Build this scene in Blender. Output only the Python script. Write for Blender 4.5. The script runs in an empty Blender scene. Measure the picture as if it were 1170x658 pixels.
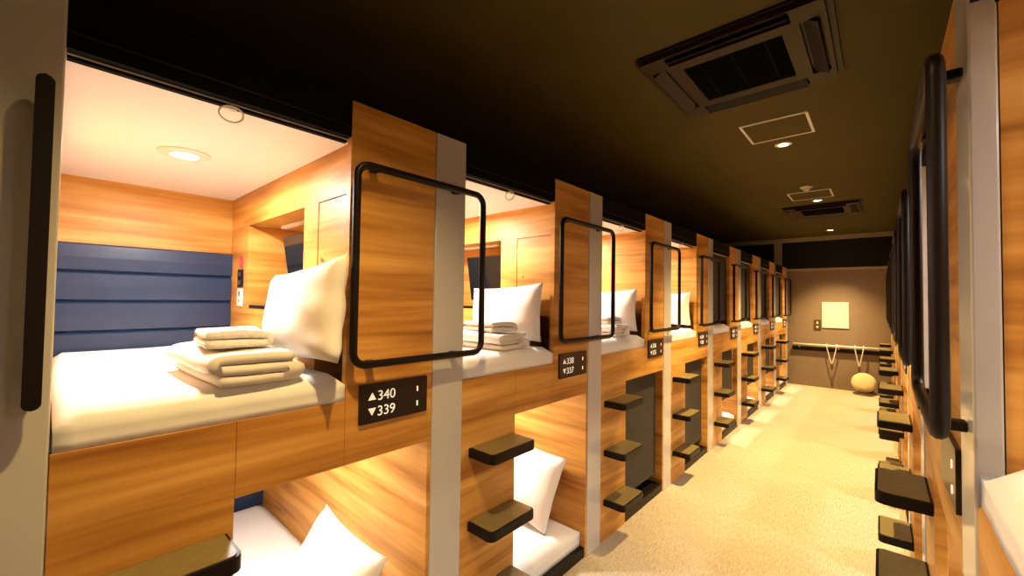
import bpy, bmesh, math, random
from mathutils import Vector, Matrix, noise
C = bpy.context.scene.collection
R = math.radians
PI = math.pi

# ------------------------------------------------------------------ materials
def new_mat(name):
    m = bpy.data.materials.new(name); m.use_nodes = True
    nt = m.node_tree
    return m, nt, nt.nodes['Principled BSDF']
def flat(name, col, rough=.5, metal=0., spec=.5, coat=0.):
    m, nt, b = new_mat(name)
    b.inputs['Base Color'].default_value = (*col, 1)
    b.inputs['Roughness'].default_value = rough
    b.inputs['Metallic'].default_value = metal
    b.inputs['Specular IOR Level'].default_value = spec
    b.inputs['Coat Weight'].default_value = coat
    return m
def noisy(name, c1, c2, scale=(1, 1, 1), nscale=8, rough=.6, bump=0., detail=4, spec=.5, lo=.3, hi=.7):
    m, nt, b = new_mat(name); N = nt.nodes; L = nt.links
    geo = N.new('ShaderNodeNewGeometry'); mp = N.new('ShaderNodeMapping')
    mp.inputs['Scale'].default_value = scale
    L.new(geo.outputs['Position'], mp.inputs['Vector'])
    n = N.new('ShaderNodeTexNoise'); n.inputs['Scale'].default_value = nscale; n.inputs['Detail'].default_value = detail
    L.new(mp.outputs[0], n.inputs['Vector'])
    r = N.new('ShaderNodeValToRGB'); r.color_ramp.elements[0].position = lo; r.color_ramp.elements[1].position = hi
    r.color_ramp.elements[0].color = (*c1, 1); r.color_ramp.elements[1].color = (*c2, 1)
    L.new(n.outputs['Fac'], r.inputs['Fac']); L.new(r.outputs['Color'], b.inputs['Base Color'])
    b.inputs['Roughness'].default_value = rough; b.inputs['Specular IOR Level'].default_value = spec
    if bump:
        bp = N.new('ShaderNodeBump'); bp.inputs['Strength'].default_value = bump; bp.inputs['Distance'].default_value = .01
        L.new(n.outputs['Fac'], bp.inputs['Height']); L.new(bp.outputs[0], b.inputs['Normal'])
    return m
def wood(name, dark, mid, light, rough, spec):
    m, nt, b = new_mat(name); N = nt.nodes; L = nt.links
    geo = N.new('ShaderNodeNewGeometry')
    def noi(sc, det, dist=0.):
        mp = N.new('ShaderNodeMapping'); mp.inputs['Scale'].default_value = sc
        L.new(geo.outputs['Position'], mp.inputs['Vector'])
        n = N.new('ShaderNodeTexNoise'); n.inputs['Scale'].default_value = 1; n.inputs['Detail'].default_value = det
        n.inputs['Distortion'].default_value = dist
        L.new(mp.outputs[0], n.inputs['Vector']); return n
    a = noi((.9, .9, 10.), 3, .6); c = noi((2.2, 2.2, 45.), 4)
    mx = N.new('ShaderNodeMix'); mx.data_type = 'FLOAT'; mx.inputs[0].default_value = .28
    L.new(a.outputs['Fac'], mx.inputs[2]); L.new(c.outputs['Fac'], mx.inputs[3])
    r = N.new('ShaderNodeValToRGB'); e = r.color_ramp.elements
    e[0].position = .33; e[0].color = (*dark, 1); e[1].position = .66; e[1].color = (*light, 1)
    k = e.new(.48); k.color = (*mid, 1)
    L.new(mx.outputs[0], r.inputs['Fac']); L.new(r.outputs['Color'], b.inputs['Base Color'])
    b.inputs['Roughness'].default_value = rough; b.inputs['Specular IOR Level'].default_value = spec
    return m
def emit(name, col, s):
    m, nt, b = new_mat(name)
    b.inputs['Base Color'].default_value = (*col, 1)
    b.inputs['Emission Color'].default_value = (*col, 1); b.inputs['Emission Strength'].default_value = s
    return m
M = {}
M['wood'] = M['wood_in'] = wood('oak_laminate', (.30, .112, .014), (.55, .262, .048), (.74, .41, .11), .46, .4)
M['post'] = flat('grey_laminate', (.52, .51, .47), .2, 0, .7)
M['black'] = flat('black_powder_coat', (.006, .003, .0025), .45, 0, .25)
M['fascia'] = flat('black_fascia', (.003, .0025, .0025), .8, 0, .1)
M['white_in'] = flat('white_ceiling_panel', (.82, .78, .74), .5)
M['ceiling'] = noisy('dark_ceiling_paint', (.078, .056, .010), (.088, .064, .012), nscale=3, rough=.75, spec=.2)
M['floor'] = None
M['endwall'] = noisy('taupe_wall_cloth', (.25, .185, .14), (.28, .21, .16), nscale=40, rough=.8, spec=.2)
M['darkwall'] = flat('near_black_wall', (.012, .009, .008), .6, 0, .3)
M['blue'] = noisy('navy_vinyl', (.014, .030, .078), (.018, .036, .09), nscale=20, rough=.34, spec=.5, bump=.03)
M['sheet'] = noisy('white_cotton_sheet', (.78, .79, .77), (.84, .84, .82), nscale=3, rough=.85, spec=.2)
M['pillow'] = noisy('white_pillowcase', (.8, .78, .75), (.86, .84, .81), nscale=6, rough=.85, spec=.2)
M['duvet'] = noisy('cream_cotton', (.72, .68, .62), (.8, .76, .7), nscale=8, rough=.9, spec=.2)
M['towel'] = noisy('white_terry', (.72, .69, .64), (.84, .81, .77), nscale=120, rough=.95, spec=.1, bump=.4)
M['pad'] = noisy('olive_grip_pad', (.17, .135, .055), (.22, .175, .075), nscale=90, rough=.34, spec=.6, bump=.1)
M['screen'] = noisy('charcoal_screen_cloth', (.045, .04, .034), (.055, .048, .042), nscale=150, rough=.8, spec=.2)
M['gloss_black'] = flat('gloss_black', (.008, .008, .008), .08, 0, .6)
M['plaque'] = flat('plaque_black', (.012, .008, .008), .3)
M['white'] = flat('white_plastic', (.8, .79, .77), .4)
M['letters'] = emit('backlit_white_lettering', (.8, .74, .6), .55)
M['led'] = emit('red_white_indicator', (1, .45, .3), 2.0)
M['red'] = flat('red_sticker', (.7, .04, .05), .5)
M['metal'] = flat('brushed_metal', (.55, .52, .48), .3, 1.)
M['clear'] = flat('translucent_plastic', (.75, .72, .68), .25)
M['lens_in'] = emit('bunk_lamp_lens', (1, .9, .76), 14)
M['lens_out'] = emit('corridor_lamp_lens', (1, .78, .45), 30)
M['rim'] = flat('lamp_rim', (.75, .7, .62), .4)
M['trim_cream'] = flat('cream_trim', (.5, .42, .3), .5)
M['ac'] = flat('dark_brown_casing', (.006, .003, .002), .4, 0, .25)
M['ac_light'] = flat('bronze_casing', (.028, .014, .004), .45, 0, .25)
M['board'] = flat('white_board', (.85, .83, .78), .4)
M['trim_brown'] = flat('bronze_trim', (.40, .34, .25), .5)
M['rail_white'] = flat('cream_rail', (.75, .68, .55), .35)
M['cushion'] = noisy('pale_yellow_cloth', (.72, .62, .36), (.8, .7, .44), nscale=25, rough=.8, spec=.2)
M['strap'] = flat('pale_strap', (.75, .7, .6), .6)
M['switch'] = flat('brown_switch', (.09, .055, .03), .35)
M['amber'] = emit('amber_indicator', (1, .6, .15), 3)

def carpet():
    m, nt, b = new_mat('woven_beige_carpet'); N = nt.nodes; L = nt.links
    geo = N.new('ShaderNodeNewGeometry')
    def noi(sc, s, det):
        mp = N.new('ShaderNodeMapping'); mp.inputs['Scale'].default_value = sc; mp.inputs['Rotation'].default_value = (0, 0, R(12))
        L.new(geo.outputs['Position'], mp.inputs['Vector'])
        n = N.new('ShaderNodeTexNoise'); n.inputs['Scale'].default_value = s; n.inputs['Detail'].default_value = det
        L.new(mp.outputs[0], n.inputs['Vector']); return n
    a = noi((9, 1, 1), 16, 3); c = noi((4, 1.6, 1), 40, 2)
    mx = N.new('ShaderNodeMix'); mx.data_type = 'FLOAT'; mx.inputs[0].default_value = .5
    L.new(a.outputs['Fac'], mx.inputs[2]); L.new(c.outputs['Fac'], mx.inputs[3])
    r = N.new('ShaderNodeValToRGB'); e = r.color_ramp.elements
    e[0].position = .32; e[0].color = (.33, .27, .19, 1); e[1].position = .68; e[1].color = (.62, .55, .41, 1)
    L.new(mx.outputs[0], r.inputs['Fac']); L.new(r.outputs['Color'], b.inputs['Base Color'])
    b.inputs['Roughness'].default_value = .85; b.inputs['Specular IOR Level'].default_value = .2
    bp = N.new('ShaderNodeBump'); bp.inputs['Strength'].default_value = .4; bp.inputs['Distance'].default_value = .004
    L.new(mx.outputs[0], bp.inputs['Height']); L.new(bp.outputs[0], b.inputs['Normal'])
    return m
M['floor'] = carpet()

# ------------------------------------------------------------------ mesh helpers
def box(bm, x0, x1, y0, y1, z0, z1, bev=0., seg=2):
    vs = [bm.verts.new((x, y, z)) for x in (x0, x1) for y in (y0, y1) for z in (z0, z1)]
    q = [(0, 1, 3, 2), (4, 6, 7, 5), (0, 4, 5, 1), (2, 3, 7, 6), (0, 2, 6, 4), (1, 5, 7, 3)]
    fs = [bm.faces.new([vs[i] for i in f]) for f in q]
    if bev:
        es = list({e for f in fs for e in f.edges})
        bmesh.ops.bevel(bm, geom=es, offset=bev, segments=seg, profile=.5, affect='EDGES')
    return bm
def B(*a, **k): return box(bmesh.new(), *a, **k)
def prism(bm, pts, axis, a, b, bev=0.):
    """closed outline pts (2D) extruded along axis between a and b"""
    def P(p, t):
        if axis == 0: return (t, p[0], p[1])
        if axis == 1: return (p[0], t, p[1])
        return (p[0], p[1], t)
    A = [bm.verts.new(P(p, a)) for p in pts]; Bv = [bm.verts.new(P(p, b)) for p in pts]
    n = len(pts)
    fs = [bm.faces.new(A), bm.faces.new(Bv[::-1])]
    for i in range(n): fs.append(bm.faces.new((A[i], Bv[i], Bv[(i+1) % n], A[(i+1) % n])))
    if bev:
        es = [e for e in fs[0].edges] + [e for e in fs[1].edges]
        bmesh.ops.bevel(bm, geom=es, offset=bev, segments=2, profile=.5, affect='EDGES')
    return bm
def rrect(x0, x1, y0, y1, r, n=5, corners=(1, 1, 1, 1)):
    out = []
    for (cx, cy, a0, on) in ((x1, y1, 0, corners[0]), (x0, y1, 90, corners[1]), (x0, y0, 180, corners[2]), (x1, y0, 270, corners[3])):
        if not on: out.append((cx, cy)); continue
        sx = 1 if cx == x1 else -1; sy = 1 if cy == y1 else -1
        for i in range(n+1):
            t = R(a0 + 90*i/n); out.append((cx - sx*r + r*math.cos(t), cy - sy*r + r*math.sin(t)))
    return out
def tube(bm, pts, r, n=10, closed=False, sx=1., sy=1.):
    P = [Vector(p) for p in pts]; rings = []
    up0 = None
    for i, p in enumerate(P):
        if closed: t = (P[(i+1) % len(P)] - P[i-1])
        else: t = (P[min(i+1, len(P)-1)] - P[max(i-1, 0)])
        t.normalize()
        if up0 is None:
            up0 = Vector((1, 0, 0)) if abs(t.x) < .9 else Vector((0, 0, 1))
        u = (up0 - t*up0.dot(t)).normalized(); up0 = u
        v = t.cross(u)
        rings.append([bm.verts.new(p + u*(r*sx*math.cos(2*PI*k/n)) + v*(r*sy*math.sin(2*PI*k/n))) for k in range(n)])
    m = len(rings)
    for i in range(m if closed else m-1):
        a, b = rings[i], rings[(i+1) % m]
        for k in range(n): bm.faces.new((a[k], a[(k+1) % n], b[(k+1) % n], b[k]))
    if not closed:
        bm.faces.new(rings[0][::-1]); bm.faces.new(rings[-1])
    return bm
def lathe(bm, prof, cx, cy, n=32):
    """profile of (r, z) revolved about vertical axis; ends at r=0 are closed"""
    rings = []
    for (r, z) in prof:
        if r < 1e-6: rings.append([bm.verts.new((cx, cy, z))])
        else: rings.append([bm.verts.new((cx + r*math.cos(2*PI*k/n), cy + r*math.sin(2*PI*k/n), z)) for k in range(n)])
    for a, b in zip(rings, rings[1:]):
        for k in range(n):
            j = (k+1) % n
            if len(a) == 1 and len(b) == 1: continue
            if len(a) == 1: bm.faces.new((a[0], b[j], b[k]))
            elif len(b) == 1: bm.faces.new((a[k], a[j], b[0]))
            else: bm.faces.new((a[k], a[j], b[j], b[k]))
    return bm
def mesh(name, bm, mat, smooth=False):
    bmesh.ops.recalc_face_normals(bm, faces=bm.faces)
    me = bpy.data.meshes.new(name); bm.to_mesh(me); bm.free()
    me.materials.append(M[mat] if isinstance(mat, str) else mat)
    if smooth:
        for p in me.polygons: p.use_smooth = True
    return me
def link(name, me, parent=None, loc=None, rot=None):
    o = bpy.data.objects.new(name, me); C.objects.link(o)
    if parent: o.parent = parent
    if loc: o.location = loc
    if rot: o.rotation_euler = rot
    return o
def obj(name, bm, mat, parent=None, smooth=False, **k): return link(name, mesh(name, bm, mat, smooth), parent, **k)
def tag(o, label, cat, group=None):
    o['label'] = label; o['category'] = cat
    if group: o['group'] = group
    return o
def struct(name, bm, mat, parent=None):
    o = obj(name, bm, mat, parent)
    if not parent: o['kind'] = 'structure'
    return o
def empty(name, loc, rz=0.):
    o = bpy.data.objects.new(name, None); o.empty_display_size = .1; C.objects.link(o)
    o.location = loc; o.rotation_euler = (0, 0, rz); return o

# ------------------------------------------------------------------ dimensions (metres)
P = 1.2; W = 1.49
OP = .6735; PA = 1.037          # opening end, panel end, post to 1.2
ZB, ZM, ZF, ZT = 1.0, 1.217, 2.126, 2.256
DEP = -1.433
CEIL = 2.85; YEND = 9.76
Y00 = .015; YR = 2.31

# ------------------------------------------------------------------ the room
struct('floor', B(-2.0, W+2.0, -2.6, YEND+.05, -.1, 0), 'floor')
struct('ceiling', B(-2.0, W+2.0, -2.6, YEND+.05, CEIL, CEIL+.1), 'ceiling')
struct('wall_left', B(-2.1, -2.0, -2.6, YEND+.05, 0, CEIL), 'darkwall')
struct('wall_right', B(W+2.0, W+2.1, -2.6, YEND+.05, 0, CEIL), 'darkwall')
struct('wall_near', B(-2.0, W+2.0, -2.7, -2.6, 0, CEIL), 'darkwall')
struct('wall_far', B(-2.0, W+2.0, YEND, YEND+.05, 0, 2.21), 'endwall')
struct('wall_far_upper', B(-2.0, W+2.0, YEND+.01, YEND+.05, 2.21, CEIL), 'darkwall')
struct('trim_1', B(-2.0, W+2.0, YEND-.03, YEND, 2.20, 2.245), 'trim_brown')
struct('trim_2', B(-2.0, W+2.0, YEND-.03, YEND+.01, 2.77, CEIL), 'trim_brown')
struct('trim_3', B(-.235, -.105, YEND-.025, YEND+.01, 2.245, 2.77), 'trim_brown')
struct('baseboard_far', B(0, W, YEND-.012, YEND, 0, .05), 'endwall')

# ------------------------------------------------------------------ shared part meshes of a two-storey sleeping capsule module
MC = {}
MC['post'] = mesh('post', B(-.033, .004, PA, 1.1995, 0, ZT, bev=.004), 'post')
MC['front_panel'] = mesh('front_panel', B(-.03, 0, OP, PA-.001, ZB, ZT, bev=.0015, seg=1), 'wood')
MC['step_panel'] = mesh('step_panel', B(-.03, 0, .001, .355, 0, ZM, bev=.0015, seg=1), 'wood')
MC['beam'] = mesh('beam', B(-.03, 0, .3555, OP-.0005, ZB, ZM, bev=.0015, seg=1), 'wood')
bm = B(-.03, 0, .001, OP-.001, ZF, ZT)
MC['fascia_rail'] = mesh('fascia_rail', B(.0003, .006, .001, OP-.001, ZF+.034, ZF+.039, bev=.001), 'black')
MC['fascia'] = mesh('fascia', bm, 'fascia')
MC['roof'] = mesh('roof', B(-1.47, -.035, .001, 1.178, ZF+.012, ZF+.03), 'fascia')
MC['bunk_ceiling'] = mesh('bunk_ceiling', B(DEP-.01, -.031, 0, .692, ZF-.004, ZF+.011), 'white_in')
MC['lower_back_wall'] = mesh('lower_back_wall', B(-1.86, -1.841, -.001, 1.178, 0, 1.19), 'wood_in')
MC['bunk_deck'] = mesh('bunk_deck', B(-1.84, -.031, 0, 1.178, 1.12, 1.2165), 'white_in')
MC['near_wall'] = mesh('near_wall', B(-1.84, -.034, -.021, -.001, .0, ZF+.011), 'wood_in')
MC['back_wall'] = mesh('back_wall', B(-1.47, DEP-.011, 0, 1.178, 1.19, ZF+.011), 'wood_in')
# upper end wall with openings for the television niche, the locker and the low cubby
def wall_with_holes(y0, y1, x0, x1, z0, z1, holes):
    bm = bmesh.new()
    xs = sorted({x0, x1, *[h[0] for h in holes], *[h[1] for h in holes]}); zs = sorted({z0, z1, *[h[2] for h in holes], *[h[3] for h in holes]})
    for a, b in zip(xs, xs[1:]):
        for c, d in zip(zs, zs[1:]):
            if any(h[0] <= a and b <= h[1] and h[2] <= c and d <= h[3] for h in holes): continue
            box(bm, a, b, y0, y1, c, d)
    bmesh.ops.remove_doubles(bm, verts=bm.verts, dist=1e-5)
    dup = {}
    for f in bm.faces: dup.setdefault(tuple(round(c, 4) for c in f.calc_center_median()), []).append(f)
    bmesh.ops.delete(bm, geom=[f for v in dup.values() if len(v) > 1 for f in v], context='FACES')
    return bm
NI = (-1.14, -.43, 1.505, 1.945); LO = (-.298, -.035, 1.495, 1.945); CU = (-.298, -.035, 1.20, 1.478)
MC['end_wall'] = mesh('end_wall', wall_with_holes(.693, .711, DEP-.01, -.031, 1.19, ZF-.004, [NI, LO, CU]), 'wood_in')
def nichebox(h, d):
    bm = bmesh.new(); x0, x1, z0, z1 = h; y0 = .7115; t = .012
    box(bm, x0-t, x1+t, y0+d, y0+d+t, z0-t, z1+t)
    box(bm, x0-t, x0, y0, y0+d, z0-t, z1+t); box(bm, x1, x1+t, y0, y0+d, z0-t, z1+t)
    box(bm, x0, x1, y0, y0+d, z0-t, z0); box(bm, x0, x1, y0, y0+d, z1, z1+t)
    return bm
MC['niche'] = mesh('niche', nichebox(NI, .26), 'wood_in')
MC['cubby'] = mesh('cubby', nichebox(CU, .26), 'wood_in')
MC['niche_shelf'] = mesh('niche_shelf', B(NI[0]+.002, -.62, .7, .9, 1.506, 1.524, bev=.003), 'gloss_black')
MC['niche_light'] = mesh('niche_light', B(-1.0, -.56, .80, .83, 1.928, 1.944, bev=.003), 'white')
MC['locker_door'] = mesh('locker_door', B(LO[0]+.003, LO[1]-.001, .695, .711, LO[2]+.003, LO[3]-.003, bev=.001, seg=1), 'wood_in')
bm = bmesh.new(); tube(bm, [(-.254, .6945, 1.715), (-.254, .688, 1.715)], .007, 12); MC['keyhole'] = mesh('keyhole', bm, 'metal')
# television: thin, its foot standing further from the wall than its top
bm = B(-.36, 0, -.012, .012, 0, .30, bev=.004); MC['television'] = mesh('television', bm, 'gloss_black')
MC['tv_back'] = mesh('television_casing', B(-.35, -.01, .0125, .035, .02, .28, bev=.008), 'white')
def headboard(z0, z1, grooves, y0, y1):
    pts = [(DEP-.0105, z0), (DEP-.0105, z1), (DEP+.012, z1), ]
    zs = [z for z in sorted(grooves, reverse=True) if z0+.02 < z < z1-.02]
    cur = z1; prof = []
    for z in zs + [z0]:
        prof += [(DEP+.006, cur-.003), (DEP+.016, cur-.010), (DEP+.018, (cur+z)/2), (DEP+.016, z+.010), (DEP+.006, z+.003)]
        if z != z0: prof += [(DEP+.000, z)]
        cur = z
    return prism(bmesh.new(), [(DEP-.0105, z0), (DEP-.0105, z1)] + prof, 1, y0, y1)
MC['headboard'] = mesh('headboard', headboard(1.19, 1.81, (1.675, 1.535, 1.39, 1.25), .001, .692), 'blue')
MC['lower_headboard'] = mesh('lower_headboard', headboard(.14, .86, (.72, .58, .44, .30), .001, 1.018), 'blue')
for v in MC['lower_headboard'].vertices: v.co.x -= .4
MC['lower_end_wall'] = mesh('lower_end_wall', B(-1.84, -.0, 1.02, 1.0365, .0, ZB-.001), 'wood_in')
MC['lower_header'] = mesh('lower_header', B(-1.84, -.031, 1.02, 1.0365, ZB-.001, 1.119), 'wood')
MC['plinth'] = mesh('plinth', B(-.035, -.004, .356, 1.019, 0, .062, bev=.003), 'black')
MC['lower_deck'] = mesh('lower_deck', B(-1.84, -.036, 0, 1.019, .0005, .062), 'fascia')
# grab frame: rounded rectangle of flat bar standing off the panel on four brackets
fr = rrect(.671, 1.262, 1.342, 2.026, .045, 6)
bm = bmesh.new(); tube(bm, [(.05, y, z) for y, z in fr], .0135, 10, closed=True)
MC['grab_frame'] = mesh('grab_frame', bm, 'black', True)
MC['bracket'] = mesh('bracket', B(.0045, .05, -.014, .014, -.010, .010, bev=.003), 'black')
MC['grab_bar'] = mesh('grab_bar', prism(bmesh.new(), rrect(-.014, .014, 0, .70, .013, 5), 0, .0, .022, bev=.004), 'black')
# climbing steps
so = rrect(.006, .148, .045, .335, .022, 5, (1, 0, 0, 1))
def stepm(zt): return prism(bmesh.new(), so, 2, zt-.045, zt-.003, bev=.004)
SZ = (.915, .595, .275)
for i, z in enumerate(SZ):
    MC['step%d' % i] = mesh('step', prism(bmesh.new(), rrect(.0005, .148, .045, .340, .024, 5, (1, 0, 0, 1)), 2, z-.042, z-.002, bev=.003), 'black')
    MC['pad%d' % i] = mesh('grip_pad', prism(bmesh.new(), rrect(.008, .139, .054, .331, .018, 5, (1, 0, 0, 1)), 2, z-.0015, z+.0015), 'pad')
MC['plaque'] = mesh('number_plaque', prism(bmesh.new(), rrect(.720, 1.007, 1.125, 1.265, .006, 3), 0, .0005, .010, bev=.0015), 'plaque')
MC['indicator'] = mesh('indicator_light', B(.0102, .0125, .957, .961, 1.211, 1.230), 'led')
def tri(y, z, s, up):
    k = 1 if up else -1
    return [(y, z-k*s*.5), (y+s*1.15, z-k*s*.5), (y+s*.575, z+k*s*.5)]
bm = bmesh.new(); prism(bm, tri(.752, 1.221, .026, True), 0, .0102, .0122); prism(bm, tri(.752, 1.166, .026, False), 0, .0102, .0122)
MC['arrow'] = mesh('arrow_mark', bm, 'letters')
def text_mesh(s, size):
    cu = bpy.data.curves.new('digits', 'FONT'); cu.body = s; cu.size = size; cu.extrude = .0008
    o = bpy.data.objects.new('digits_tmp', cu); C.objects.link(o)
    dg = bpy.context.evaluated_depsgraph_get(); dg.update()
    me = bpy.data.meshes.new_from_object(o.evaluated_get(dg)); bpy.data.objects.remove(o); bpy.data.curves.remove(cu)
    # text x -> local y, text y -> local z, facing +x
    me.transform(Matrix(((0, 0, 1, 0), (1, 0, 0, 0), (0, 1, 0, 0), (0, 0, 0, 1))))
    me.materials.clear(); me.materials.append(M['letters']); return me
# lamps inside the bunks
LX, LY = -.66, .33
def bunk_lamp(x, y, z):
    rim = lathe(bmesh.new(), [(.045, z), (.085, z), (.085, z-.004), (.075, z-.009), (.045, z-.009), (.045, z)], x, y, 28)
    lens = lathe(bmesh.new(), [(0, z-.004), (.044, z-.004), (.044, z-.008), (.03, z-.012), (0, z-.014)], x, y, 24)
    return rim, lens
a, b = bunk_lamp(LX, LY, ZF-.0045); MC['rim_u'] = mesh('lamp_rim', a, 'rim'); MC['lens_u'] = mesh('lamp_lens', b, 'lens_in')
a, b = bunk_lamp(-.62, .58, 1.1195); MC['rim_l'] = mesh('lamp_rim', a, 'rim'); MC['lens_l'] = mesh('lamp_lens', b, 'lens_in')
# roller screens, closed
def screen(y0, y1, z0, z1, x=-.045):
    bm = B(x-.001, x+.001, y0, y1, z0+.012, z1); box(bm, x-.007, x+.007, y0, y1, z0, z0+.014, bev=.003); return bm
MC['screen_u'] = mesh('roller_screen', screen(.003, .69, 1.36, ZF-.006), 'screen')
MC['screen_l'] = mesh('roller_screen', screen(.357, 1.015, .14, 1.118, -.06), 'screen')
MC['screen_s'] = mesh('roller_screen', screen(.357, 1.015, .40, 1.118, -.06), 'screen')
# rolled-up screen above the opening and its pull ring
bm = B(-.050, -.0295, .001, OP-.0015, ZF-.012, ZF-.0045, bev=.001); MC['screen_bar'] = mesh('screen_bottom_bar', bm, 'fascia')
bm = bmesh.new(); tube(bm, [(-.042 + .012*math.cos(t)+.012, .325+.030*math.cos(t+PI/2), ZF-.032+.019*math.sin(t+PI/2)) for t in [2*PI*i/24 for i in range(24)]], .0028, 8, closed=True)
box(bm, -.046, -.030, .311, .339, ZF-.018, ZF-.010, bev=.002)
MC['pull_ring'] = mesh('pull_ring', bm, 'clear', True)
# socket plates on the end wall
MC['switch_plate'] = mesh('switch_plate', B(-1.285, -1.205, .684, .6925, 1.617, 1.715, bev=.003), 'gloss_black')
bm = B(-1.262, -1.228, .6825, .6839, 1.675, 1.70, bev=.0005); box(bm, -1.262, -1.228, .6825, .6839, 1.63, 1.655, bev=.0005)
MC['switch_button'] = mesh('switch_button', bm, 'switch')
MC['socket_plate'] = mesh('socket_plate', B(-1.285, -1.205, .684, .6925, 1.515, 1.611, bev=.003), 'white')
bm = B(-1.256, -1.234, .6832, .6839, 1.57, 1.595); box(bm, -1.252, -1.238, .6832, .6839, 1.535, 1.55)
MC['socket_hole'] = mesh('socket_slots', bm, 'switch')
bm = bmesh.new()
tube(bm, [(-1.244+.026*math.cos(t), .6905, 1.760+.026*math.sin(t)) for t in [2*PI*i/20 for i in range(20)]], .004, 6, closed=True)
tube(bm, [(-1.262, .6905, 1.778), (-1.226, .6905, 1.742)], .0035, 6)
box(bm, -1.27, -1.218, .690, .692, 1.722, 1.729)
MC['sign'] = mesh('no_smoking_sticker', bm, 'red')

def light(name, parent, loc, energy, col, size, spread=PI, rot=(0, 0, 0)):
    l = bpy.data.lights.new(name, 'AREA'); l.shape = 'DISK'; l.size = size; l.energy = energy; l.color = col; l.spread = spread
    o = bpy.data.objects.new(name, l); C.objects.link(o); o.parent = parent; o.location = loc; o.rotation_euler = rot
    return o
IN_COL = (1, .91, .84); E_UP = 25; E_LO = 18
OUT_COL = (1, .66, .24)

def module(loc, rz, label, group, digits=None, upper='open', lower='open', detail=True, bar='frame', power=1.):
    t = empty('capsule_module', loc, rz); tag(t, label, 'sleeping capsule', group)
    def p(key, name, par=t, **k): return link(name, MC[key], par, **k)
    for k in ('post', 'front_panel', 'step_panel', 'beam', 'fascia', 'fascia_rail', 'roof', 'bunk_ceiling', 'bunk_deck', 'near_wall', 'back_wall',
              'end_wall', 'headboard', 'lower_headboard', 'lower_end_wall', 'lower_header', 'lower_back_wall', 'plinth', 'lower_deck'):
        p(k, k)
    if bar == 'frame':
        g = p('grab_frame', 'grab_frame')
        for y in (.75, 1.13):
            for z in (1.342, 2.026): p('bracket', 'bracket', g, loc=(0, y, z))
    elif bar == 'bar':
        g = p('grab_bar', 'grab_bar', loc=(.045, 1.172, 1.33)); p('bracket', 'bracket', g, loc=(-.045, 0, .06)); p('bracket', 'bracket', g, loc=(-.045, 0, .64))
    for i in range(3):
        s = p('step%d' % i, 'step'); p('pad%d' % i, 'grip_pad', s)
    n = p('niche', 'niche'); p('niche_light', 'niche_light', n); p('niche_shelf', 'niche_shelf', n)
    p('cubby', 'cubby')
    tv = p('television', 'television', loc=(-.445, .80, 1.565), rot=(R(9), 0, 0)); p('tv_back', 'television_casing', tv)
    d = p('locker_door', 'locker_door'); p('keyhole', 'keyhole', d)
    if detail:
        sp = p('switch_plate', 'switch_plate'); p('switch_button', 'switch_button', sp)
        so_ = p('socket_plate', 'socket_plate'); p('socket_hole', 'socket_slots', so_)
        p('sign', 'no_smoking_sticker')
    q = p('plaque', 'number_plaque'); p('indicator', 'indicator_light', q); p('indicator', 'indicator_light', q, loc=(0, 0, -.056))
    if digits:
        p('arrow', 'arrow_mark', q)
        for s, z in ((digits[0], 1.2035), (digits[1], 1.1485)):
            dm = text_mesh(s, .050); o = link('room_number', dm, q, loc=(.0112, .787, z))
    if upper == 'open':
        b = p('screen_bar', 'screen_bottom_bar'); p('pull_ring', 'pull_ring', b)
    else: p('screen_u', 'roller_screen')
    if lower == 'shut': p('screen_l', 'roller_screen')
    elif lower == 'gap': p('screen_s', 'roller_screen')
    r = p('rim_u', 'lamp_rim'); p('lens_u', 'lamp_lens', r)
    r = p('rim_l', 'lamp_rim'); p('lens_l', 'lamp_lens', r)
    if upper == 'open': light('upper_bunk_light', t, (LX, LY, ZF-.03), E_UP*power, IN_COL, .08)
    if lower != 'shut': light('lower_bunk_light', t, (-.62, .58, 1.095), E_LO*power, IN_COL, .08)
    return t

LG = 'two-storey capsule modules along the left side'; RG = 'two-storey capsule modules along the right side'
left = [
 (-1, 'oak and grey capsule module nearest the camera on the left, cut by the picture edge', None, 'open', 'open'),
 (0, 'oak capsule module on the left whose black plaque reads 340 and 339', ('340', '339'), 'open', 'open'),
 (1, 'oak capsule module on the left whose black plaque reads 338 and 337', ('338', '337'), 'open', 'open'),
 (2, 'third open-fronted capsule module on the left, right after plaque 338, grey screen below', ('336', '335'), 'open', 'shut'),
 (3, 'fourth capsule module on the left, the last with a lit upper bunk', ('334', '333'), 'open', 'shut'),
 (4, 'fifth capsule module on the left, the first with its upper screen drawn', ('332', '331'), 'shut', 'gap'),
 (5, 'sixth capsule module on the left, screens drawn, third from the far wall', ('330', '329'), 'shut', 'gap'),
 (6, 'seventh capsule module on the left, screens drawn, next to last before the far wall', ('328', '327'), 'shut', 'gap'),
 (7, 'last capsule module on the left, standing against the far wall', ('326', '325'), 'shut', 'gap'),
]
for n, lab, dg, up, lo in left:
    module((0, Y00+n*P, 0), 0, lab, LG, dg, up, lo, bar='bar' if n < 0 else 'frame')
right = [
 (-1, 'oak capsule module at the right picture edge, its white bed showing', 'open'),
 (0, 'capsule module on the right with the nearest grey post and large black grab frame', 'open'),
 (1, 'second capsule module on the right, just beyond the nearest grab frame', 'open'),
 (2, 'third capsule module on the right counted from the nearest grey post', 'open'),
 (3, 'fourth capsule module on the right counted from the nearest grey post', 'open'),
 (4, 'fifth capsule module on the right counted from the nearest grey post', 'open'),
 (5, 'sixth capsule module on the right, next to last before the far wall', 'open'),
 (6, 'last capsule module on the right, nearest the far wall and handrail', 'open'),
]
for k, lab, up in right:
    module((W, YR+k*P, 0), PI, lab, RG, None, up, 'open', detail=False, bar='none' if k < 0 else 'frame', power=.35 if k < 0 else .7)

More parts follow.
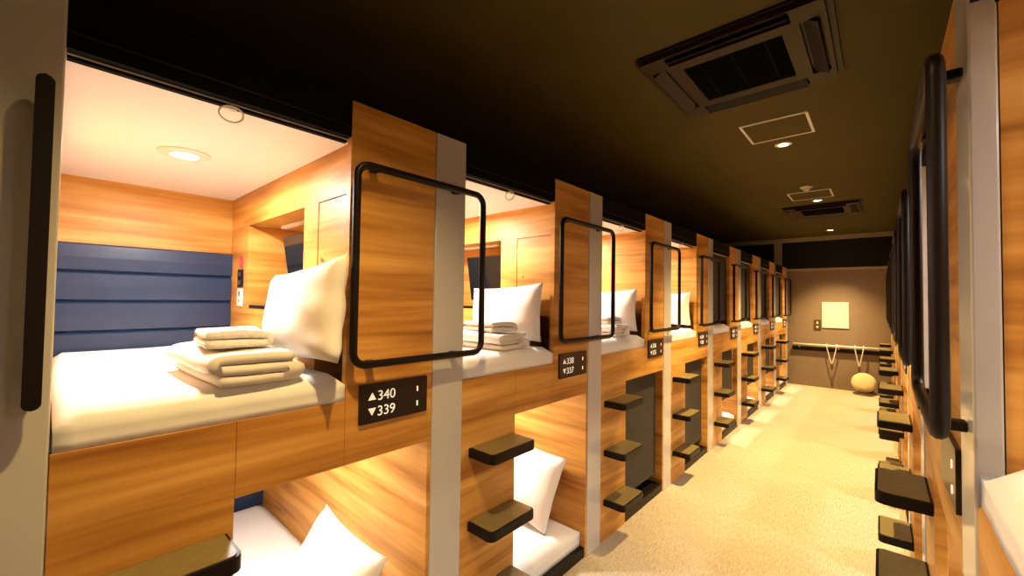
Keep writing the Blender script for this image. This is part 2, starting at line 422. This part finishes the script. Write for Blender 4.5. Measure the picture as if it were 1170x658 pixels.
# ------------------------------------------------------------------ bedding
def mattress_bm(x0, x1, y0, y1, z0, z1, seed):
    nx, ny = 30, 18; bm = bmesh.new(); r = .04
    def rnd(seed, x, y): return noise.noise(Vector((x*3.1+seed, y*3.3, seed*1.7)))
    # rounded slab: grid mapped on top, sides and bottom by superellipse of the section
    T = []; S = []
    for i in range(nx+1):
        row = []
        for j in range(ny+1):
            u = i/nx; v = j/ny
            x = x0 + (x1-x0)*u; y = y0 + (y1-y0)*v
            d = min(u*(x1-x0), (1-u)*(x1-x0), v*(y1-y0), (1-v)*(y1-y0))
            dip = 0 if d >= r else r - math.sqrt(max(0, r*r-(r-d)**2))
            z = z1 - dip*.9 + .006*rnd(seed, x, y)*min(1, d/.05)
            row.append(bm.verts.new((x, y, z)))
        T.append(row)
    for i in range(nx):
        for j in range(ny): bm.faces.new((T[i][j], T[i+1][j], T[i+1][j+1], T[i][j+1]))
    per = [T[i][0] for i in range(nx+1)] + [T[nx][j] for j in range(1, ny+1)] + [T[i][ny] for i in range(nx-1, -1, -1)] + [T[0][j] for j in range(ny-1, 0, -1)]
    prev = per
    for k in range(1, 4):
        zz = z1 - r*.9 - (z1-r*.9-z0)*k/3
        ring = []
        for a in per:
            w = .003*math.sin(a.co.y*38+seed)+.002*math.sin(a.co.x*29+seed*2)
            s = 1 if k < 3 else .2
            ring.append(bm.verts.new((a.co.x - (abs(w)*s if a.co.x > (x0+x1)/2 else 0), a.co.y, zz)))
        for a in range(len(per)):
            b = (a+1) % len(per); bm.faces.new((prev[a], prev[b], ring[b], ring[a]))
        prev = ring
    bm.faces.new(prev[::-1]); return bm
def pillow_bm(w, h, t, seed, nx=26, ny=20):
    """standing pillow: width along x, height along z, thickness along y, centred"""
    bm = bmesh.new(); F = []
    for side in (-1, 1):
        rows = []
        for i in range(nx+1):
            row = []
            for j in range(ny+1):
                u = -1+2*i/nx; v = -1+2*j/ny
                if side == 1 and (i in (0, nx) or j in (0, ny)): row.append(F[0][i][j]); continue
                e = (1-abs(u)**3.0)*(1-abs(v)**3.0)
                th = t*.5*max(0, e)**.55
                # edges bow inward between pointed corners
                x = u*w/2*(1-.07*(1-v*v)*abs(u)**2); z = v*h/2*(1-.09*(1-u*u)*abs(v)**2)
                nn = noise.noise(Vector((u*2.2+seed, v*2.0, side*2+seed)))*.014*max(0, e)**.5
                cr = .006*math.sin(9*(u*v)+seed*3+5*u)*max(0, e)**.5*(abs(u)**2)
                row.append(bm.verts.new((x, side*(th+nn+cr), z)))
            rows.append(row)
        F.append(rows)
    for s, rows in enumerate(F):
        for i in range(nx):
            for j in range(ny):
                q = (rows[i][j], rows[i+1][j], rows[i+1][j+1], rows[i][j+1])
                bm.faces.new(q if s == 0 else q[::-1])
    return bm
def folded_bm(lx, wy, layers, t, seed, n=26):
    """cloth folded back and forth: fold edges on the -y/+y sides, layered ends towards +x"""
    bm = bmesh.new(); path = []
    gap = t*.16
    for k in range(layers):
        z = k*(t+gap) + t/2; rr = (t+gap)/2
        L = wy*(1-.035*k)
        ys = [-L/2 + rr + (L-2*rr)*i/9 for i in range(10)]
        if k % 2: ys = ys[::-1]
        for y in ys: path.append((y, z, k))
        if k < layers-1:
            s = 1 if k % 2 == 0 else -1
            for a in (-60, -30, 0, 30, 60):
                path.append((ys[-1] + s*rr*1.5*math.cos(R(a)), z+rr+rr*math.sin(R(a)), k+.5))
    # offset curve gives sheet outline
    m = len(path); up = []; dn = []
    for i, (y, z, k) in enumerate(path):
        y0, z0, _ = path[max(0, i-1)]; y1, z1, _ = path[min(m-1, i+1)]
        dy, dz = y1-y0, z1-z0; l = math.hypot(dy, dz) or 1
        ny_, nz_ = -dz/l, dy/l
        up.append((y+ny_*t/2, z+nz_*t/2)); dn.append((y-ny_*t/2, z-nz_*t/2))
    loop = up + [(path[-1][0]+(.3*t if layers % 2 else -.3*t), path[-1][1])] + dn[::-1] + [(path[0][0]-.3*t, path[0][1])]
    rings = []
    top = layers*(t+gap)
    for a in range(n+1):
        u = a/n; x = -lx/2 + lx*u
        edge = min(u, 1-u)
        sh = 1 if edge > .05 else (.90+2*edge)
        ring = []
        for (y, z) in loop:
            w = noise.noise(Vector((x*5+seed, y*5, seed)))*.02*(z/top) + noise.noise(Vector((x*14, y*12+seed, z*9)))*.004
            yy = y*(1+.03*math.sin(x*9+seed)) ; xx = x + .018*noise.noise(Vector((y*6, z*14, seed+3)))*(1 if u > .5 else .6)
            ring.append(bm.verts.new((xx, yy, max(.0, z*(1 if edge > .04 else .97)+w*(z > t*.8)))))
        rings.append(ring)
    L = len(loop)
    for a, b in zip(rings, rings[1:]):
        for k in range(L): bm.faces.new((a[k], a[(k+1) % L], b[(k+1) % L], b[k]))
    bmesh.ops.triangulate(bm, faces=[bm.faces.new(rings[0][::-1]), bm.faces.new(rings[-1])])
    return bm

MT = 1.31
MC['mattress'] = mesh('mattress', mattress_bm(DEP+.022, -.003, .004, .672, 1.2178, MT, 2.), 'sheet', True)
MC['mattress_low'] = mesh('mattress', mattress_bm(-1.81, -.0315, .006, 1.014, .0635, .18, 5.), 'sheet', True)
MC['pillow'] = mesh('pillow', pillow_bm(.63, .35, .14, 1.3), 'pillow', True)
MC['pillow_b'] = mesh('pillow', pillow_bm(.56, .33, .14, 4.1), 'pillow', True)
MC['pillow_c'] = mesh('pillow', pillow_bm(.52, .45, .16, 2.2), 'pillow', True)
MC['duvet'] = mesh('folded_duvet', folded_bm(.46, .22, 3, .028, 1.), 'duvet', True)
MC['duvet_b'] = mesh('folded_duvet', folded_bm(.36, .22, 3, .024, 7.), 'duvet', True)
MC['towel'] = mesh('folded_towel', folded_bm(.24, .18, 2, .022, 3.), 'towel', True)

names = ['capsule 340', 'capsule 338', 'the third open capsule on the left', 'the fourth capsule on the left', 'the fifth capsule on the left', 'the sixth capsule on the left', 'the seventh capsule on the left', 'the last capsule on the left']
low_names = ['capsule 339', 'capsule 337', '', '', 'the fifth module on the left', 'the sixth module on the left', 'the seventh module on the left', 'the last module on the left']
for n in range(8):
    y = Y00+n*P
    o = link('mattress', MC['mattress'], loc=(0, y, 0))
    tag(o, 'white-sheeted mattress in the upper bunk of %s' % names[n], 'mattress', 'mattresses in the upper bunks on the left')
    if n not in (2, 3):
        o = link('mattress', MC['mattress_low'], loc=(0, y, 0))
        tag(o, 'white-sheeted mattress in the lower bunk of %s' % low_names[n], 'mattress', 'mattresses in the lower bunks on the left')
o = link('mattress', MC['mattress'], loc=(W, YR-P, 0), rot=(0, 0, PI)); tag(o, 'white mattress in the upper bunk at the right edge of the picture', 'mattress')
# pillows leaning on the end wall
PG = 'white pillows standing in the upper bunks'
o = link('pillow', MC['pillow'], loc=(-.215, Y00+.607, 1.513), rot=(R(-6), R(-5), 0)); tag(o, 'large white pillow leaning on the wood wall of capsule 340, top bunk', 'pillow', PG)
for n, lab in ((1, 'white pillow with pointed corners upright in the upper bunk of capsule 338'), (2, 'white pillow in the upper bunk just beyond plaque 338 and 337'), (3, 'small far white pillow in the fourth upper bunk on the left')):
    o = link('pillow', MC['pillow_b'], loc=(-.31, Y00+n*P+.605, 1.490), rot=(R(-6), R(-3), R(0))); tag(o, lab, 'pillow', PG)
DG = 'folded bedding in the upper bunks'
for n, lab, lab2 in ((0, 'thick folded cream duvet on the bed of capsule 340', 'folded white towel on top of the duvet in capsule 340'),
                     (1, 'folded cream duvet at the front of the bed in capsule 338', 'folded white towel on the duvet in capsule 338'),
                     (2, 'folded cream duvet in the upper bunk just beyond plaque 338', 'folded towel on the duvet in the bunk just beyond plaque 338')):
    y = Y00+n*P
    o = link('folded_duvet', MC['duvet' if n == 0 else 'duvet_b'], loc=(-.235, y+.400, MT+.004), rot=(0, 0, R(3))); tag(o, lab, 'duvet', DG)
    o = link('folded_towel', MC['towel'], loc=(-.225, y+.39, MT+.004+(.099 if n == 0 else .088)), rot=(0, 0, R(-6))); tag(o, lab2, 'towel', 'folded towels on the duvets')
# lower bunk pillows
o = link('pillow', MC['pillow_c'], loc=(-.31, Y00+.765, .405), rot=(R(-30), R(3), 0)); tag(o, 'white pillow tilted on a corner in the lower bunk of capsule 339', 'pillow', 'pillows in the lower bunks')
o = link('pillow', MC['pillow_c'], loc=(-.36, Y00+P+.86, .418), rot=(R(-20), R(6), 0)); tag(o, 'white pillow leaning on the wood wall in the lower bunk of capsule 337', 'pillow', 'pillows in the lower bunks')

# ------------------------------------------------------------------ ceiling fittings
def down(par, loc, e, a):
    l = bpy.data.lights.new('corridor_light', 'SPOT'); l.spot_size = R(a); l.spot_blend = 1; l.energy = e; l.color = OUT_COL; l.shadow_soft_size = .03
    o = bpy.data.objects.new('corridor_light', l); C.objects.link(o); o.parent = par; o.location = loc
def corridor_lamp(x, y, lab, e=700, a=86):
    t = empty('ceiling_downlight', (x, y, CEIL)); tag(t, lab, 'ceiling light', 'downlights along the corridor ceiling')
    obj('lamp_rim', lathe(bmesh.new(), [(.035, 0), (.058, 0), (.058, -.004), (.050, -.008), (.035, -.006), (.035, 0)], 0, 0, 24), 'rim', t)
    obj('lamp_lens', lathe(bmesh.new(), [(0, -.001), (.034, -.001), (.034, -.004), (0, -.005)], 0, 0, 24), 'lens_out', t)
    down(t, (0, 0, -.02), e, a)
corridor_lamp(.787, 3.91, 'round ceiling downlight beside the nearest square hatch')
corridor_lamp(.787, 6.31, 'round ceiling downlight beside the second hatch, before the far air conditioner')
corridor_lamp(.72, 9.0, 'round ceiling downlight nearest the far wall')
corridor_lamp(.787, .45, 'round ceiling downlight above the corridor nearest the camera', 190, 104)
def hatch(x, y, lab):
    t = empty('ceiling_hatch', (x, y, CEIL)); tag(t, lab, 'ceiling hatch', 'square access hatches in the ceiling')
    bm = bmesh.new(); s = .205; w = .016
    for a in ((-s, s, -s-.01, -s-.01+w), (-s, s, s+.01-w, s+.01), (-s, -s+w, -s, s), (s-w, s, -s, s)): box(bm, *a, -.006, -.0002)
    obj('hatch_frame', bm, 'rim', t); obj('hatch_lid', B(-s+w, s-w, -s+w-.01, s-w+.01, -.003, -.0002), 'ceiling', t)
hatch(.805, 3.535, 'square ceiling hatch with a cream frame between the near air conditioner and downlight')
hatch(.755, 5.95, 'square ceiling hatch with cream frame just before the far air conditioner')
t = empty('smoke_detector', (.764, 5.49, CEIL)); tag(t, 'small round cream smoke detector on the ceiling before the second hatch', 'smoke detector')
obj('detector_base', lathe(bmesh.new(), [(0, -.0002), (.058, -.0002), (.058, -.015), (.045, -.022), (0, -.022)], 0, 0), 'rim', t)
obj('detector_head', lathe(bmesh.new(), [(0, -.0222), (.03, -.0222), (.034, -.035), (.022, -.046), (0, -.048)], 0, 0), 'rim', t)
def aircon(x, y, lab):
    t = empty('cassette_air_conditioner', (x, y, CEIL)); tag(t, lab, 'air conditioner', 'cassette air conditioners in the ceiling')
    s = .42; g = .225
    # frame around the intake, with four vane slots
    bm = bmesh.new()
    out = rrect(-s, s, -s, s, .045, 5)
    slots = [(-.27, .27, -.375, -.30), (-.27, .27, .30, .375), (-.375, -.30, -.27, .27), (.30, .375, -.27, .27)]
    xs = [-s+.045, -.375, -.30, -.27, -g, g, .27, .30, .375, s-.045]
    prism(bm, out, 2, -.012, -.0002)
    obj('body', bm, 'ac', t)
    fp = wall_with_holes(-.0, .022, -.395, .395, -.395, .395, [(-.27, .27, -.375, -.295), (-.27, .27, .295, .375), (-.375, -.295, -.27, .27), (.295, .375, -.27, .27), (-g, g, -g, g)])
    bmesh.ops.transform(fp, matrix=Matrix(((1, 0, 0, 0), (0, 0, 1, 0), (0, -1, 0, -.0125), (0, 0, 0, 1))), verts=fp.verts)
    obj('face_frame', fp, 'ac_light', t)
    for (a, b, c, d), ang, ax in zip(slots, (28, -28, -28, 28), (0, 0, 1, 1)):
        cx, cy = (a+b)/2, (c+d)/2; hx, hy = (b-a)/2-.006, (d-c)/2
        bm = B(-hx, hx, -hy, hy, -.004, .004, bev=.002)
        obj('vane', bm, 'ac', t, loc=(cx, cy, -.036), rot=(R(ang), 0, 0) if ax == 0 else (0, R(ang), 0))
    bm = bmesh.new()
    for i in range(19):
        v = -g+.012+i*(2*g-.024)/18
        box(bm, -g+.003, g-.003, v-.003, v+.003, -.032, -.016)
    for v in (-.15, 0, .15): box(bm, v-.004, v+.004, -g+.003, g-.003, -.030, -.018)
    obj('intake_grille', bm, 'fascia', t)
aircon(.805, 2.46, 'large dark cassette air conditioner in the ceiling near the camera')
aircon(.785, 6.96, 'far dark cassette air conditioner beyond the second ceiling hatch')

# ------------------------------------------------------------------ far wall fittings
t = empty('wall_board', (.729, YEND, 1.36)); tag(t, 'bright white square notice board on the far wall', 'notice board')
obj('board_sheet', B(-.19, .19, -.016, -.0105, -.235, .235), 'board', t); obj('board_frame', B(-.198, .198, -.0100, -.0005, -.243, .243, bev=.002), 'rim', t)
t = empty('wall_switch', (.462, YEND, 1.17)); tag(t, 'small brown switch plate with two amber lights left of the white board', 'switch')
obj('plate', B(-.055, .055, -.012, -.0005, -.095, .095, bev=.003), 'switch', t)
for z in (.04, -.04): obj('indicator_light', B(-.012, .012, -.015, -.0125, z-.012, z+.012), 'amber', t)
t = empty('handrail', (.78, YEND, .77)); tag(t, 'cream handrail with dark backing board across the far wall', 'handrail')
bm = bmesh.new(); tube(bm, [(-.70, -.06, .02), (.70, -.06, .02)], .02, 14); obj('rail', bm, 'rail_white', t, smooth=True)
obj('backing_board', B(-.71, .71, -.03, -.001, -.095, -.02, bev=.003), 'black', t)
for x in (-.6, 0, .6): obj('bracket', B(x-.012, x+.012, -.06, -.0305, -.04, .005, bev=.003), 'metal', t)
def hanging(x, s, lab):
    t = empty('hanging_strap', (x, YEND-.06, .79)); tag(t, lab, 'strap', 'pale straps hanging from the far handrail')
    bm = bmesh.new(); pts = []
    for i in range(25):
        a = i/24*2-1
        pts.append((s*a*.075, -.034-.004*abs(a), -.33+.33*abs(a)**1.25))
    pts = [(pts[0][0], .036, -.01), (pts[0][0], .024, .024), (pts[0][0], .0, .033), (pts[0][0], -.024, .024)] + pts + [(pts[-1][0], -.024, .024), (pts[-1][0], .0, .033), (pts[-1][0], .024, .024), (pts[-1][0], .036, -.01)]
    tube(bm, pts, .009, 8); obj('loop', bm, 'strap', t, smooth=True)
    bm = B(-.018, .018, -.042, -.018, -.43, -.328, bev=.005); obj('buckle', bm, 'switch', t)
hanging(.68, 1, 'pale strap loop hanging from the far handrail, left one')
hanging(1.07, .8, 'pale strap loop hanging from the far handrail, right one above the cushion')
t = empty('round_cushion', (1.13, 9.52, 0)); tag(t, 'round pale yellow cushion standing on the floor against the far wall', 'cushion')
bm = bmesh.new(); prof = []
for i in range(13):
    a = -90+180*i/12; prof.append((.17*math.cos(R(a))**.6 if 0 < i < 12 else 0, .07*math.sin(R(a))))
lathe(bm, prof, 0, 0, 36)
o = obj('cushion_body', bm, 'cushion', t, smooth=True, loc=(0, .085, .190), rot=(R(72), 0, 0))
bm = bmesh.new(); tube(bm, [(.168*math.cos(2*PI*i/40), .168*math.sin(2*PI*i/40), 0) for i in range(40)], .006, 8, closed=True)
obj('piping', bm, 'rail_white', o, smooth=True)
bm = lathe(bmesh.new(), [(0, 0.0005), (.13, .0005), (.15, .012), (.145, .018), (0, .016)], 0, 0); obj('base', bm, 'switch', t)

# ------------------------------------------------------------------ world, camera
w = bpy.data.worlds.new('world'); bpy.context.scene.world = w; w.use_nodes = True
w.node_tree.nodes['Background'].inputs[0].default_value = (.02, .012, .006, 1); w.node_tree.nodes['Background'].inputs[1].default_value = .1
f, yaw, pitch, roll, d, h = 473.68, R(41.6538), R(1.5541), R(.8072), 1.3636, 1.5728
F = Vector((-math.sin(yaw)*math.cos(pitch), math.cos(yaw)*math.cos(pitch), math.sin(pitch)))
Rt = Vector((math.cos(yaw), math.sin(yaw), 0)); U = Rt.cross(F)
R2 = Rt*math.cos(roll)+U*math.sin(roll); U2 = U*math.cos(roll)-Rt*math.sin(roll)
cam = bpy.data.cameras.new('camera'); co = bpy.data.objects.new('camera', cam); C.objects.link(co)
mat = Matrix((R2, U2, -F)).transposed().to_4x4(); mat.translation = Vector((d, 0, h)); co.matrix_world = mat
cam.sensor_fit = 'HORIZONTAL'; cam.sensor_width = 36; cam.lens = 36*f/1170; cam.clip_start = .02
sc = bpy.context.scene; sc.camera = co
vs = sc.view_settings; vs.view_transform = 'Standard'; vs.look = 'None'; vs.gamma = 1; vs.use_curve_mapping = False; vs.exposure = 0
